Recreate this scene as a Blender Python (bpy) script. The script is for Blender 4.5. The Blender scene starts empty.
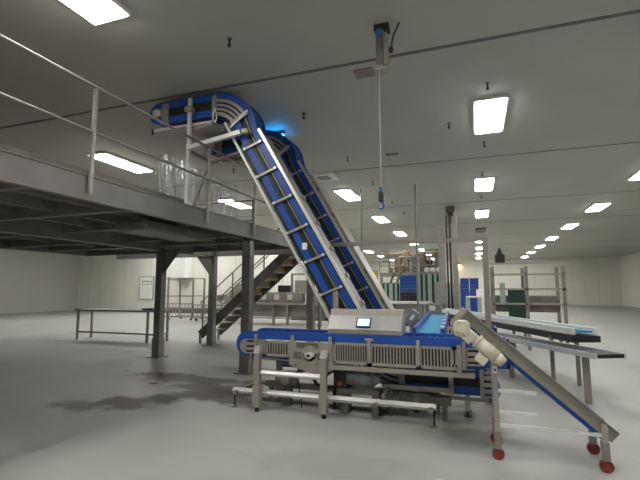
import bpy, math, random
from mathutils import Vector, Matrix
random.seed(4)
SC = bpy.context.scene
COL = SC.collection
PI = math.pi

# ------------------------------------------------------------------ materials
def newmat(name):
    m = bpy.data.materials.new(name); m.use_nodes = True
    nt = m.node_tree; b = nt.nodes['Principled BSDF']
    return m, nt, b

def mat(name, col, rough=.5, metal=0.0, var=.08, scale=6.0, stretch=None, bump=0.0, spec=.5, coat=0):
    m, nt, b = newmat(name)
    tc = nt.nodes.new('ShaderNodeTexCoord'); mp = nt.nodes.new('ShaderNodeMapping')
    nz = nt.nodes.new('ShaderNodeTexNoise'); rp = nt.nodes.new('ShaderNodeValToRGB')
    nt.links.new(tc.outputs['Object'], mp.inputs['Vector']); nt.links.new(mp.outputs['Vector'], nz.inputs['Vector'])
    if stretch: mp.inputs['Scale'].default_value = stretch
    nz.inputs['Scale'].default_value = scale; nz.inputs['Detail'].default_value = 4
    rp.color_ramp.elements[0].position = .3; rp.color_ramp.elements[1].position = .7
    rp.color_ramp.elements[0].color = [max(0, c*(1-var)) for c in col]+[1]
    rp.color_ramp.elements[1].color = [min(1, c*(1+var)) for c in col]+[1]
    nt.links.new(nz.outputs['Fac'], rp.inputs['Fac']); nt.links.new(rp.outputs['Color'], b.inputs['Base Color'])
    b.inputs['Roughness'].default_value = rough; b.inputs['Metallic'].default_value = metal
    b.inputs['Specular IOR Level'].default_value = spec
    b.inputs['Coat Weight'].default_value = coat
    if bump:
        bp = nt.nodes.new('ShaderNodeBump'); bp.inputs['Strength'].default_value = bump; bp.inputs['Distance'].default_value = .01
        nt.links.new(nz.outputs['Fac'], bp.inputs['Height']); nt.links.new(bp.outputs['Normal'], b.inputs['Normal'])
    return m

def emit(name, col, s):
    m, nt, b = newmat(name)
    b.inputs['Base Color'].default_value = (*col, 1)
    b.inputs['Emission Color'].default_value = (*col, 1); b.inputs['Emission Strength'].default_value = s
    return m

M = {}
M['steel'] = mat('brushed_steel', (.42, .39, .345), .40, .5, .10, 5, (1, 1, 14))
M['bright'] = mat('bright_steel', (.78, .77, .75), .33, .4, .06, 6, (1, 1, 10))
M['lit_slope'] = mat('steel_with_painted_light', (.58, .57, .55), .36, .5, .08, 3, (3, 1, 1))  # lighter steel that carries the light falling on the hood slope
M['dull'] = mat('dull_steel', (.29, .27, .24), .5, .4, .12, 4)
M['grime'] = mat('grimy_steel', (.20, .185, .165), .55, .5, .2, 5)
M['galv'] = mat('grey_painted_steel', (.27, .26, .245), .5, .35, .12, 3)
M['dark'] = mat('dark_metal', (.03, .03, .032), .5, .3, .2, 8)
M['black'] = mat('black_plastic', (.012, .012, .014), .45, 0, .2, 8)
M['blue'] = mat('royal_blue_plastic', (.012, .075, .37), .42, 0, .08, 5)
M['belt'] = mat('dark_blue_belt', (.01, .04, .22), .5, 0, .15, 10)
M['lightblue'] = mat('light_blue_belt', (.015, .30, .55), .55, 0, .08, 12)
M['teal'] = mat('dark_teal_guide', (.005, .03, .045), .4, 0, .2, 8)
M['white'] = mat('white_paint', (.82, .82, .80), .5, 0, .04, 4)
M['cream'] = mat('cream_motor_paint', (.66, .62, .50), .45, 0, .06, 7)
M['greenblack'] = mat('dark_green_panel', (.012, .05, .035), .35, 0, .25, 5)
M['palegreen'] = mat('pale_green_plastic', (.36, .45, .40), .4, 0, .12, 5)
M['brown'] = mat('brown_carton', (.26, .17, .10), .7, 0, .3, 9)
M['yellow'] = mat('yellow_curtain', (.75, .46, .04), .5, 0, .08, 3)
M['yellowpaint'] = mat('yellow_paint', (.65, .45, .05), .5, 0, .1, 3)
M['red'] = mat('red_plastic', (.20, .03, .028), .5, 0, .3, 12)
M['orange'] = mat('orange_plastic', (.34, .075, .04), .5, 0, .2, 12)
M['greyplastic'] = mat('grey_enclosure', (.22, .23, .24), .5, 0, .1, 6)
M['drain'] = mat('seam_sealant', (.17, .17, .165), .7, 0, .1, 6)
M['vent'] = mat('beige_vent', (.28, .24, .20), .7, 0, .15, 20)
M['light'] = emit('lit_diffuser', (1.0, .99, .95), 17.0)
M['blueglow'] = emit('lit_cyan_tube', (.02, .42, 1.0), 24.0)
M['warm'] = emit('lit_warm_lamp', (1.0, .62, .3), 25.0)
M['screen'] = emit('lit_screen', (.72, .86, .95), .42)
M['screenline'] = mat('screen_marks', (.25, .33, .42), .5)
M['ink'] = mat('blue_black_ink', (.03, .04, .08), .6)

def panel_material(name, col, rough, sx, groove=.012, axis='x'):
    """painted insulated panels with thin joints every sx metres"""
    m, nt, b = newmat(name)
    tc = nt.nodes.new('ShaderNodeTexCoord'); sp = nt.nodes.new('ShaderNodeSeparateXYZ')
    nt.links.new(tc.outputs['Object'], sp.inputs[0])
    md = nt.nodes.new('ShaderNodeMath'); md.operation = 'PINGPONG'; md.inputs[1].default_value = sx/2
    nt.links.new(sp.outputs['X' if axis == 'x' else 'Y'], md.inputs[0])
    lt = nt.nodes.new('ShaderNodeMath'); lt.operation = 'LESS_THAN'; lt.inputs[1].default_value = groove
    nt.links.new(md.outputs[0], lt.inputs[0])
    nz = nt.nodes.new('ShaderNodeTexNoise'); nz.inputs['Scale'].default_value = .6; nz.inputs['Detail'].default_value = 5
    nt.links.new(tc.outputs['Object'], nz.inputs['Vector'])
    rp = nt.nodes.new('ShaderNodeValToRGB')
    rp.color_ramp.elements[0].position = .3; rp.color_ramp.elements[1].position = .7
    rp.color_ramp.elements[0].color = [c*.94 for c in col]+[1]; rp.color_ramp.elements[1].color = [c*1.03 for c in col]+[1]
    nt.links.new(nz.outputs['Fac'], rp.inputs['Fac'])
    mx = nt.nodes.new('ShaderNodeMixRGB'); mx.inputs[2].default_value = (*[c*.62 for c in col], 1)
    nt.links.new(lt.outputs[0], mx.inputs[0]); nt.links.new(rp.outputs['Color'], mx.inputs[1])
    nt.links.new(mx.outputs[0], b.inputs['Base Color'])
    b.inputs['Roughness'].default_value = rough
    return m

def floor_material():
    m, nt, b = newmat('sealed_concrete_floor')
    N = nt.nodes; Lk = nt.links
    tc = N.new('ShaderNodeTexCoord')
    n1 = N.new('ShaderNodeTexNoise'); n1.inputs['Scale'].default_value = .55; n1.inputs['Detail'].default_value = 6
    Lk.new(tc.outputs['Object'], n1.inputs['Vector'])
    r1 = N.new('ShaderNodeValToRGB'); r1.color_ramp.elements[0].position = .3; r1.color_ramp.elements[1].position = .7
    r1.color_ramp.elements[0].color = (.35, .355, .335, 1); r1.color_ramp.elements[1].color = (.47, .47, .44, 1)
    Lk.new(n1.outputs['Fac'], r1.inputs['Fac'])
    cur = r1.outputs['Color']
    nd = N.new('ShaderNodeTexNoise'); nd.inputs['Scale'].default_value = 2.3; nd.inputs['Detail'].default_value = 7; nd.inputs['Roughness'].default_value = .65
    Lk.new(tc.outputs['Object'], nd.inputs['Vector'])
    # spilled wet dirt patches: (centre, size x, size y, strength, colour)
    for (cx, cy, sx, sy, st, col) in ((-4.9, 6.75, 2.0, .55, .85, (.06, .04, .032, 1)), (-3.6, 5.75, 1.2, .5, .9, (.07, .048, .04, 1)),
                                      (-3.7, 6.05, .7, .42, 1, (.035, .022, .017, 1)), (-4.1, 5.75, .65, .4, 1, (.035, .022, .017, 1)), (-4.45, 5.4, .6, .4, 1, (.05, .032, .025, 1)), (-4.8, 5.05, .8, .5, 1, (.055, .036, .028, 1)), (-5.3, 4.7, .7, .4, .8, (.07, .05, .04, 1)), (-4.3, 6.3, .9, .6, .9, (.055, .038, .03, 1)), (-5.6, 6.9, 1.3, .3, 1, (.05, .03, .024, 1)), (-4.2, 7.9, 1.6, .5, .6, (.11, .09, .075, 1)), (-1.6, 6.4, 2.3, .7, .7, (.10, .085, .075, 1)), (-6.6, 9.6, 2.5, .6, .35, (.16, .15, .13, 1)),
                                      (-.1, 5.2, .9, .45, .45, (.17, .16, .125, 1)), (-1.4, 4.0, 1.2, .5, .25, (.24, .24, .21, 1)),
                                      (-9, 19, 4, 1.5, .4, (.16, .15, .13, 1))):
        mp = N.new('ShaderNodeMapping'); mp.vector_type = 'POINT'
        mp.inputs['Location'].default_value = (-cx/sx, -cy/sy, 0); mp.inputs['Scale'].default_value = (1/sx, 1/sy, 1)
        Lk.new(tc.outputs['Object'], mp.inputs['Vector'])
        ln = N.new('ShaderNodeVectorMath'); ln.operation = 'LENGTH'; Lk.new(mp.outputs[0], ln.inputs[0])
        mr = N.new('ShaderNodeMapRange'); mr.inputs[1].default_value = 1.15; mr.inputs[2].default_value = .1
        mr.inputs[3].default_value = -.25; mr.inputs[4].default_value = .33
        Lk.new(ln.outputs['Value'], mr.inputs[0])
        ad = N.new('ShaderNodeMath'); ad.operation = 'ADD'; Lk.new(mr.outputs[0], ad.inputs[0]); Lk.new(nd.outputs['Fac'], ad.inputs[1])
        m2 = N.new('ShaderNodeMapRange'); m2.inputs[1].default_value = .46; m2.inputs[2].default_value = .66; m2.inputs[4].default_value = st
        Lk.new(ad.outputs[0], m2.inputs[0])
        mx = N.new('ShaderNodeMixRGB'); Lk.new(m2.outputs[0], mx.inputs[0]); Lk.new(cur, mx.inputs[1]); mx.inputs[2].default_value = col
        cur = mx.outputs[0]
    Lk.new(cur, b.inputs['Base Color'])
    r2 = N.new('ShaderNodeMapRange'); r2.inputs[1].default_value = .3; r2.inputs[2].default_value = .7; r2.inputs[3].default_value = .42; r2.inputs[4].default_value = .58; b.inputs['Specular IOR Level'].default_value = .3
    Lk.new(n1.outputs['Fac'], r2.inputs[0]); Lk.new(r2.outputs[0], b.inputs['Roughness'])
    bp = N.new('ShaderNodeBump'); bp.inputs['Strength'].default_value = .12; bp.inputs['Distance'].default_value = .02
    Lk.new(nd.outputs['Fac'], bp.inputs['Height']); Lk.new(bp.outputs['Normal'], b.inputs['Normal'])
    return m

def film_material():
    m, nt, b = newmat('clear_wrinkled_film')
    tr = nt.nodes.new('ShaderNodeBsdfTransparent'); gl = nt.nodes.new('ShaderNodeBsdfGlossy')
    gl.inputs['Roughness'].default_value = .12; gl.inputs['Color'].default_value = (.95, .96, .97, 1)
    tr.inputs['Color'].default_value = (.86, .87, .87, 1)
    mx = nt.nodes.new('ShaderNodeMixShader'); mx.inputs[0].default_value = .2
    nt.links.new(tr.outputs[0], mx.inputs[1]); nt.links.new(gl.outputs[0], mx.inputs[2])
    tc = nt.nodes.new('ShaderNodeTexCoord'); mp = nt.nodes.new('ShaderNodeMapping'); mp.inputs['Scale'].default_value = (1, 9, 2.2)
    nz = nt.nodes.new('ShaderNodeTexNoise'); nz.inputs['Scale'].default_value = 2.2; nz.inputs['Detail'].default_value = 5
    bp = nt.nodes.new('ShaderNodeBump'); bp.inputs['Strength'].default_value = 1; bp.inputs['Distance'].default_value = .12
    nt.links.new(tc.outputs['Object'], mp.inputs[0]); nt.links.new(mp.outputs[0], nz.inputs['Vector'])
    nt.links.new(nz.outputs['Fac'], bp.inputs['Height']); nt.links.new(bp.outputs['Normal'], gl.inputs['Normal'])
    nt.links.new(mx.outputs[0], nt.nodes['Material Output'].inputs['Surface'])
    return m

M['wall'] = panel_material('cream_wall_panels', (.78, .77, .70), .5, 1.2)
M['ceil'] = panel_material('ceiling_panels', (.51, .505, .455), .6, 40.0, 0)
M['floor'] = floor_material()
M['film'] = film_material()

# ------------------------------------------------------------------ mesh builder
def v3(p): return Vector(p)
class MB:
    def __init__(s): s.v = []; s.f = []
    def add(s, vs, fs):
        k = len(s.v); s.v += [tuple(p) for p in vs]; s.f += [tuple(i+k for i in f) for f in fs]; return s
    def box(s, x0, x1, y0, y1, z0, z1):
        vs = [(x, y, z) for z in (z0, z1) for y in (y0, y1) for x in (x0, x1)]
        return s.add(vs, [(0, 2, 3, 1), (4, 5, 7, 6), (0, 1, 5, 4), (2, 6, 7, 3), (0, 4, 6, 2), (1, 3, 7, 5)])
    def bar(s, p, q, w, h=None, up=(0, 0, 1), roll=0):
        h = h or w; p, q = v3(p), v3(q); d = (q-p).normalized(); u = v3(up)
        if abs(d.dot(u)) > .98: u = v3((0, 1, 0))
        a = d.cross(u).normalized(); b = a.cross(d).normalized()
        if roll:
            c, t = math.cos(roll), math.sin(roll); a, b = a*c+b*t, b*c-a*t
        vs = [c0+a*i*w/2+b*j*h/2 for c0 in (p, q) for i, j in ((-1, -1), (1, -1), (1, 1), (-1, 1))]
        return s.add(vs, [(3, 2, 1, 0), (4, 5, 6, 7), (0, 1, 5, 4), (1, 2, 6, 5), (2, 3, 7, 6), (3, 0, 4, 7)])
    def cyl(s, p, q, r, n=14, r2=None):
        p, q = v3(p), v3(q); d = (q-p).normalized(); r2 = r if r2 is None else r2
        u = v3((0, 0, 1)) if abs(d.z) < .9 else v3((1, 0, 0))
        a = d.cross(u).normalized(); b = a.cross(d)
        vs = [c0+(a*math.cos(2*PI*i/n)+b*math.sin(2*PI*i/n))*rr for c0, rr in ((p, r), (q, r2)) for i in range(n)]
        fs = [(i, (i+1) % n, n+(i+1) % n, n+i) for i in range(n)]
        return s.add(vs, fs+[tuple(range(n))[::-1], tuple(range(n, 2*n))])
    def tube(s, pts, r, n=8):
        for a, b in zip(pts, pts[1:]): s.cyl(a, b, r, n)
        return s
    def prism(s, poly, y0, y1):            # polygon in XZ, extruded along Y
        n = len(poly)
        vs = [(x, y0, z) for x, z in poly]+[(x, y1, z) for x, z in poly]
        return s.add(vs, [tuple(range(n)), tuple(range(2*n-1, n-1, -1))]+[(i, n+i, n+(i+1) % n, (i+1) % n) for i in range(n)])
    def prismx(s, poly, x0, x1):           # polygon in YZ, extruded along X
        n = len(poly)
        vs = [(x0, y, z) for y, z in poly]+[(x1, y, z) for y, z in poly]
        return s.add(vs, [tuple(range(n)), tuple(range(2*n-1, n-1, -1))]+[(i, n+i, n+(i+1) % n, (i+1) % n) for i in range(n)])
    def band(s, A, B, y0, y1, closed=False):   # strip between outlines A and B (XZ), extruded along Y
        n = len(A)
        vs = [(x, y0, z) for x, z in A]+[(x, y0, z) for x, z in B]+[(x, y1, z) for x, z in A]+[(x, y1, z) for x, z in B]
        fs = []
        for i in range(n if closed else n-1):
            j = (i+1) % n
            fs += [(i, j, n+j, n+i), (2*n+i, 3*n+i, 3*n+j, 2*n+j), (i, 2*n+i, 2*n+j, j), (n+i, n+j, 3*n+j, 3*n+i)]
        if not closed: fs += [(0, n, 3*n, 2*n), (n-1, 3*n-1, 4*n-1, 2*n-1)]
        return s.add(vs, fs)
    def slats(s, x0, x1, z0, z1, n, y0, y1, fill=.5, rot=False):   # frame with n open slots
        if not rot:
            p = (x1-x0)/n
            for i in range(n+1):
                c = x0+i*p; s.box(max(x0, c-p*fill/2), min(x1, c+p*fill/2), y0, y1, z0, z1)
        else:
            p = (z1-z0)/n
            for i in range(n+1):
                c = z0+i*p; s.box(x0, x1, y0, y1, max(z0, c-p*fill/2), min(z1, c+p*fill/2))
        return s
    def build(s, name, m, parent=None, bevel=0, smooth=False):
        me = bpy.data.meshes.new(name); me.from_pydata(s.v, [], s.f); me.update()
        import bmesh
        bm = bmesh.new(); bm.from_mesh(me); bmesh.ops.recalc_face_normals(bm, faces=bm.faces)
        bm.to_mesh(me); bm.free()
        me.materials.append(m if not isinstance(m, str) else M[m])
        o = bpy.data.objects.new(name, me); COL.objects.link(o)
        if parent:
            o.parent = parent
            if parent.type == 'EMPTY': o.location = -parent.location
        if smooth:
            for p in me.polygons: p.use_smooth = len(p.vertices) == 4
        if bevel:
            b = o.modifiers.new('bevel', 'BEVEL'); b.width = bevel; b.segments = 2; b.limit_method = 'ANGLE'; b.angle_limit = math.radians(40)
        return o

def tag(o, label, cat, group=None, kind=None):
    o['label'] = label; o['category'] = cat
    if group: o['group'] = group
    if kind: o['kind'] = kind
    return o
def thing(name, label, cat, loc, group=None):
    o = bpy.data.objects.new(name, None); COL.objects.link(o); o.location = loc; o.empty_display_size = .1
    return tag(o, label, cat, group)
def struct(name, mb, m, **k):
    o = mb.build(name, m, **k); o['kind'] = 'structure'; return o
def dup(root, loc, label, group=None):
    r = root.copy(); COL.objects.link(r); r.location = loc; r['label'] = label
    if group: r['group'] = group
    for ch in list(root.children):
        c = ch.copy(); COL.objects.link(c); c.parent = r
        for g in list(ch.children):
            d = g.copy(); COL.objects.link(d); d.parent = c
    return r
def B(): return MB()

# ------------------------------------------------------------------ the room
CZ = 5.0
struct('floor', B().box(-30, 14, -9, 52, -.2, 0), 'floor')
struct('ceiling', B().box(-30, 14, -9, 52, CZ, CZ+.2), 'ceil')
struct('wall_far', B().box(-30, 14, 52, 52.2, 0, CZ), 'wall')
struct('wall_left', B().box(-30.2, -30, -9, 52.2, 0, CZ), 'wall')
struct('wall_right', B().box(14, 14.2, -9, 52.2, 0, CZ), 'wall')
struct('wall_back', B().box(-30, 14, -9.2, -9, 0, CZ), 'wall')
struct('wall_partition', B().box(-30, -7.8, 26, 26.4, 0, CZ), 'wall')
struct('baseboard_partition', B().box(-30, -7.8, 25.94, 26, 0, .16), 'drain')
for i, y in enumerate((5.95, 11.55, 17.4, 23.1, 28.8, 34.5, 40.2, 46)):
    w = .07 if i == 0 else .05
    struct('trim_%d' % (i+1), B().box(-30, 14, y-w/2, y+w/2, CZ-.006, CZ+.01), 'drain')
d = struct('door_1', B().box(-12.4, -11.3, 51.93, 52.02, 0, 3.9), 'yellow')
struct('door_frame', B().box(-12.5, -12.4, 51.9, 52.02, 0, 4).box(-11.3, -11.2, 51.9, 52.02, 0, 4).box(-12.5, -11.2, 51.9, 52.02, 3.9, 4), 'dull', parent=d)

# ceiling lights
LY = [-2.6, 3.0, 8.72, 14.5, 20.15, 25.75, 31.4, 37.0, 42.6, 48.2]
rowname = {-17.3: 'far left row beyond the platform', -21.6: 'added outermost left row that brightens the wall', -12.9: 'row over the platform end', -8.75: 'row that runs above the steel platform', -4.15: 'row left of the hanging hoist cable',  # the outermost row is extra, put in to brighten the left wall
           .38: 'row above the right post', 4.8: 'row over the right side of the hall'}
ordn = ['behind the camera', 'overhead', 'nearest', 'second', 'third', 'fourth', 'fifth', 'sixth', 'seventh', 'last']
src = None
for X in rowname:
    for k, y in enumerate(LY):
        if X == -4.15 and k == 2: continue
        if X == .38 and k in (5,): continue
        if X == -12.9 and k == 4: continue
        if X < -15 and (k > 5 or k < 2): continue
        if X < -8 and k < 2: continue
        if X < -8 and k == 5: y = 24.0  # unseen extra lights by the partition, added to brighten the left wall
        if y < 9 and X < -10: continue
        lab = 'lit ceiling light, %s in the %s' % (ordn[k], rowname[X])
        if src is None:
            t = thing('ceiling_light', lab, 'ceiling light', (X, y, CZ), 'rectangular ceiling lights')
            a = B().box(-.29, .29, -.86, .86, -.05, 0).build('frame', 'white', t); a.location = (0, 0, 0)
            a = B().box(-.25, .25, -.82, .82, -.07, -.045).build('diffuser', 'light', t); a.location = (0, 0, 0)
            src = t
        else: dup(src, (X, y, CZ), lab)
# the unlit fitting of the right row
t = thing('ceiling_light', 'unlit dark ceiling fitting between lit lights of the right row', 'ceiling light', (.38, 25.75, CZ))
B().box(.09, .67, 25, 26.5, CZ-.08, CZ).build('frame', 'dull', t); B().box(.14, .62, 25.05, 26.45, CZ-.1, CZ-.079).build('diffuser', 'grime', t)

# small hangers in the ceiling
hk = [(-3.02, 4.75), (-3.0, 7.4), (-2.97, 10.35), (-2.92, 13.0), (-2.9, 16.2), (-2.85, 18.8), (.31, 7.3), (.31, 10.33), (.3, 13.05), (.32, 16.3), (.32, 19.1), (-.39, 8.87), (-6.35, 7.1), (-6.3, 10.3), (-6.3, 13.1)]
hl = ['nearest, above the elevators', 'beside the top bend of the rear elevator', 'third from the camera in the left line', 'fourth from the camera in the left line', 'fifth in the left line, by the hoist hook', 'farthest of the left line',
      'in front of the nearest bright light', 'just behind the nearest bright light', 'before the second bright light of the right row', 'behind the second bright light of the right row', 'before the third bright light of the right row',
      'alone, left of the nearest bright light', 'above the platform handrail', 'over the platform, second', 'over the platform, third']
h0 = None
for (x, y), l in zip(hk, hl):
    lab = 'small dark ceiling hanger, ' + l
    if h0 is None:
        h0 = thing('ceiling_hanger', lab, 'hanger', (x, y, CZ), 'small hangers in the ceiling')
        for ob in (B().cyl((0, 0, -.012), (0, 0, 0), .04, 12).build('flange', 'drain', h0), B().cyl((0, 0, -.1), (0, 0, -.012), .014, 8).cyl((0, 0, -.12), (0, 0, -.09), .024, 8).build('bolt', 'dark', h0)): ob.location = (0, 0, 0)
    else: dup(h0, (x, y, CZ), lab)

t = thing('ceiling_vent', 'flat beige square vent in the ceiling beside the hoist', 'vent', (-1.52, 6.28, CZ))
B().box(-1.67, -1.36, 6.14, 6.42, CZ-.015, CZ).build('frame', 'vent', t); B().slats(-1.65, -1.38, 6.16, 6.4, 1, CZ-.02, CZ-.01).build('grille', 'vent', t)
t = thing('ceiling_diffuser', 'square white air diffuser in the ceiling right of the rear elevator', 'vent', (-4.15, 11.9, CZ))
B().box(-4.5, -3.8, 11.5, 12.3, CZ-.06, CZ).build('frame', 'white', t); B().box(-4.33, -3.97, 11.7, 12.1, CZ-.08, CZ-.055).build('grille', 'dull', t)
tag(B().box(-2, -1.7, 10.42, 10.56, CZ-.03, CZ).build('ceiling_plate', 'vent'), 'small flat brown plate on the ceiling right of hoist cable', 'ceiling plate')

# added blue tube standing in for ceiling light tinted by the blue plastic
t = thing('added_blue_tube', 'added blue glow tube on ceiling behind the front elevator bend', 'lamp', (-4.0, 8.15, CZ))
B().box(-4.3, -3.75, 8.1, 8.2, 4.93, CZ).build('housing', 'dull', t); B().cyl((-4.28, 8.15, 4.89), (-3.77, 8.15, 4.89), .03).build('tube', 'blueglow', t)

# ------------------------------------------------------------------ hoist
t = thing('chain_hoist', 'narrow electric hoist hanging from ceiling with blue cap', 'hoist', (-1.02, 5.17, CZ))
B().box(-1.09, -.99, 5.12, 5.24, 4.42, 4.93).build('body', 'grime', t, bevel=.01)
B().box(-.985, -.94, 5.10, 5.26, 4.40, 4.86).build('side_plate', 'dull', t)
B().box(-1.085, -.95, 5.1, 5.27, 4.37, 4.43).build('bottom_cap', 'steel', t)
B().cyl((-1.04, 5.08, 4.87), (-1.04, 5.14, 4.87), .042, 16).build('blue_cap', mat('blue_knob', (.03, .14, .45), .4), t, smooth=True)
B().box(-1.11, -.92, 5.12, 5.26, 4.92, CZ).build('bracket', 'dark', t)
B().tube([(-.93, 5.18, 4.66), (-.90, 5.18, 4.66), (-.89, 5.18, 4.74), (-.87, 5.18, 4.84), (-.81, 5.18, 4.95), (-.79, 5.18, CZ)], .012).cyl((-.90, 5.18, 4.62), (-.90, 5.18, 4.68), .025).build('power_cable', 'dark', t)
B().cyl((-1.055, 5.15, 2.85), (-1.055, 5.15, 4.37), .008, 8).build('cable', 'galv', t)
hkp = B().box(-1.085, -1.02, 5.12, 5.18, 2.68, 2.8).build('hook_block', 'dark', t, bevel=.01)
B().cyl((-1.055, 5.15, 2.8), (-1.055, 5.15, 2.86), .018).tube([(-1.055, 5.15, 2.68), (-1.02, 5.15, 2.65), (-1.03, 5.15, 2.6), (-1.065, 5.15, 2.59), (-1.085, 5.15, 2.62)], .012).build('hook', 'blue', hkp)

# drop rods from the ceiling
for (x, y, z, r, m, lab) in ((-3.5, 13.76, 1.1, .022, 'galv', 'thin grey drop rod from ceiling just right of the rear elevator'),
                             (-1.72, 13.8, 1.0, .035, 'greyplastic', 'slim blue-grey cable conduit dropping from ceiling to the machines')):
    tt = thing('drop_rod', lab, 'rod', (x, y, CZ))
    B().cyl((x, y, z), (x, y, CZ-.02), r, 10).build('rod', m, tt); B().cyl((x, y, CZ-.02), (x, y, CZ), r*2.2, 12).build('flange', 'white', tt)
    if x > -2: B().box(x-.05, x+.05, y-.05, y+.05, z-1, z).build('lower_post', 'galv', tt)
t = thing('tall_column', 'wide grey service column with twin dark pipes rising to ceiling', 'column', (-1.2, 17, 0))
B().box(-1.28, -1.05, 16.9, 17.2, 0, 4.0).build('column', 'dull', t)
B().cyl((-.97, 16.9, 0), (-.97, 16.9, 4.45), .035, 8).build('pipe', 'dark', t); B().cyl((-.86, 16.9, 0), (-.86, 16.9, 4.45), .035, 8).build('pipe', 'dark', t)
B().box(-.78, -.6, 16.9, 17.2, 0, CZ-.6).build('duct', 'dull', t)
B().box(-1.45, -1.05, 16.6, 16.9, 1.1, 1.9).build('control_box', 'galv', t, bevel=.02)
t = thing('chain_hoist', 'small dark hoist on far ceiling above the column pipes', 'hoist', (-.87, 18.2, CZ))
B().box(-.98, -.76, 18.1, 18.35, 4.3, CZ).build('body', 'dark', t); B().cyl((-.87, 18.2, 1.4), (-.87, 18.2, 4.3), .02, 6).build('cable', 'galv', t)
B().box(-1.05, -.7, 18.05, 18.4, 4.75, CZ).build('bracket', 'grime', t)

# ------------------------------------------------------------------ platform
PX = -4.1
t = thing('steel_platform', 'raised grey steel platform with handrail, on square pillars', 'platform', (-6.6, 6.5, 0))
B().box(PX-.08, PX, .5, 9.9, 2.62, 2.9).build('edge_beam', 'galv', t)
B().box(PX-.03, PX+.02, .5, 9.9, 2.885, 2.9).box(PX-.03, PX+.05, .5, 9.9, 2.6, 2.62).build('beam_flange', 'dull', t)
B().box(-11, PX-.1, .5, 9.9, 2.84, 2.88).build('deck', 'grime', t)
B().box(PX-.16, PX-.1, .5, 5.45, 2.9, 2.99).build('toe_board', 'grime', t)
B().box(-11, PX-.08, 9.82, 9.9, 2.62, 2.9).box(-11, PX-.08, .5, .58, 2.62, 2.9).box(-11.08, -11, .5, 9.9, 2.62, 2.9).box(-7.4, -7.22, .58, 9.82, 2.55, 2.84).build('frame_beam', 'galv', t)
for y in (1.6, 3.1, 4.5, 5.9, 7.5, 8.6): B().box(-11, PX-.08, y-.05, y+.05, 2.66, 2.84).build('joist', 'galv', t)
for x in (-4.9, -5.7, -6.5, -8.3, -9.4): B().box(x-.03, x+.03, .58, 9.82, 2.72, 2.84).build('stringer', 'dull', t)
B().box(-5.2, -4.6, 5.1, 6.7, 2.5, 2.66).build('junction_tray', 'galv', t, bevel=.04)
pil = [(-7.25, 8.62, 1), (-7.35, 11.0, -1), (-4.27, 7.6, 0), (-4.27, 11.1, 0), (-4.27, 2.2, 0), (-7.3, 2.2, 0)]
for (x, y, g) in pil:
    w = .088
    p = B().box(x-w, x+w, y-w, y+w, .45, 2.6).build('pillar', 'galv', t)
    B().box(x-w-.012, x+w+.012, y-w-.012, y+w+.012, .02, .45).build('sleeve', 'dull', p)
    B().box(x-w-.09, x+w+.09, y-w-.09, y+w+.09, 0, .02).build('base_plate', 'dull', p)
    if g: B().prism([(x+g*w, 2.6), (x+g*(w+.5), 2.6), (x+g*w, 2.0)], y-.01, y+.01).build('gusset', 'galv', p)
B().box(-11, PX, 10.92, 11.1, 2.6, 2.78).box(-7.45, -7.25, 9.9, 10.92, 2.6, 2.78).box(-4.37, -4.17, 9.9, 10.92, 2.6, 2.78).build('frame_beam', 'galv', t)
B().cyl((-4.02, 11.1, 0), (-4.02, 11.1, 2.6), .04).build('down_pipe', 'dull', t)
# junction box on the front pillar
jb = B().box(-4.28, -4.1, 7.38, 7.49, 2.28, 2.56).build('junction_box', 'steel', t, bevel=.01)
B().tube([(-4.24, 7.43, 2.56), (-4.25, 7.42, 2.7), (-4.18, 7.42, 2.75)], .02).build('cable', 'dark', jb)
# handrail
B().cyl((PX+.04, .5, 3.94), (PX+.04, 7.9, 3.94), .019).build('top_rail', 'dull', t)
B().cyl((PX+.04, .5, 3.40), (PX+.04, 7.9, 3.40), .016).build('mid_rail', 'dull', t)
for y in (1.5, 3.6, 5.88, 7.45):
    p = B().box(PX+.02, PX+.055, y-.02, y+.02, 2.68, 3.94).build('rail_post', 'steel', t)
B().cyl((-11, 9.85, 3.94), (-5.4, 9.85, 3.94), .024).cyl((-11, 9.85, 3.4), (-5.4, 9.85, 3.4), .02).build('rear_rail', 'dull', t)
for x in (-5.4, -7.3, -9.2): B().box(x-.03, x+.03, 9.82, 9.88, 2.88, 3.94).build('rail_post', 'dull', t)

# clear film hung on the platform
def film():
    b = B(); ny, nz = 60, 16; rnd = random.Random(2)
    for i in range(ny+1):
        for j in range(nz+1):
            y = 5.3+2.4*i/ny; z = 2.92+.86*j/nz
            x = -4.62+.035*math.sin(i*1.9+.6*math.sin(j*.5))+.02*math.sin(i*.7+j*.35)+rnd.uniform(-.006, .006)
            b.v.append((x, y, z))
    for i in range(ny):
        for j in range(nz):
            k = i*(nz+1)+j; b.f.append((k, k+nz+1, k+nz+2, k+1))
    o = b.build('plastic_film', 'film', smooth=True)
    return tag(o, 'clear wrinkled plastic film hung above the platform deck', 'plastic film')
film()

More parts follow.
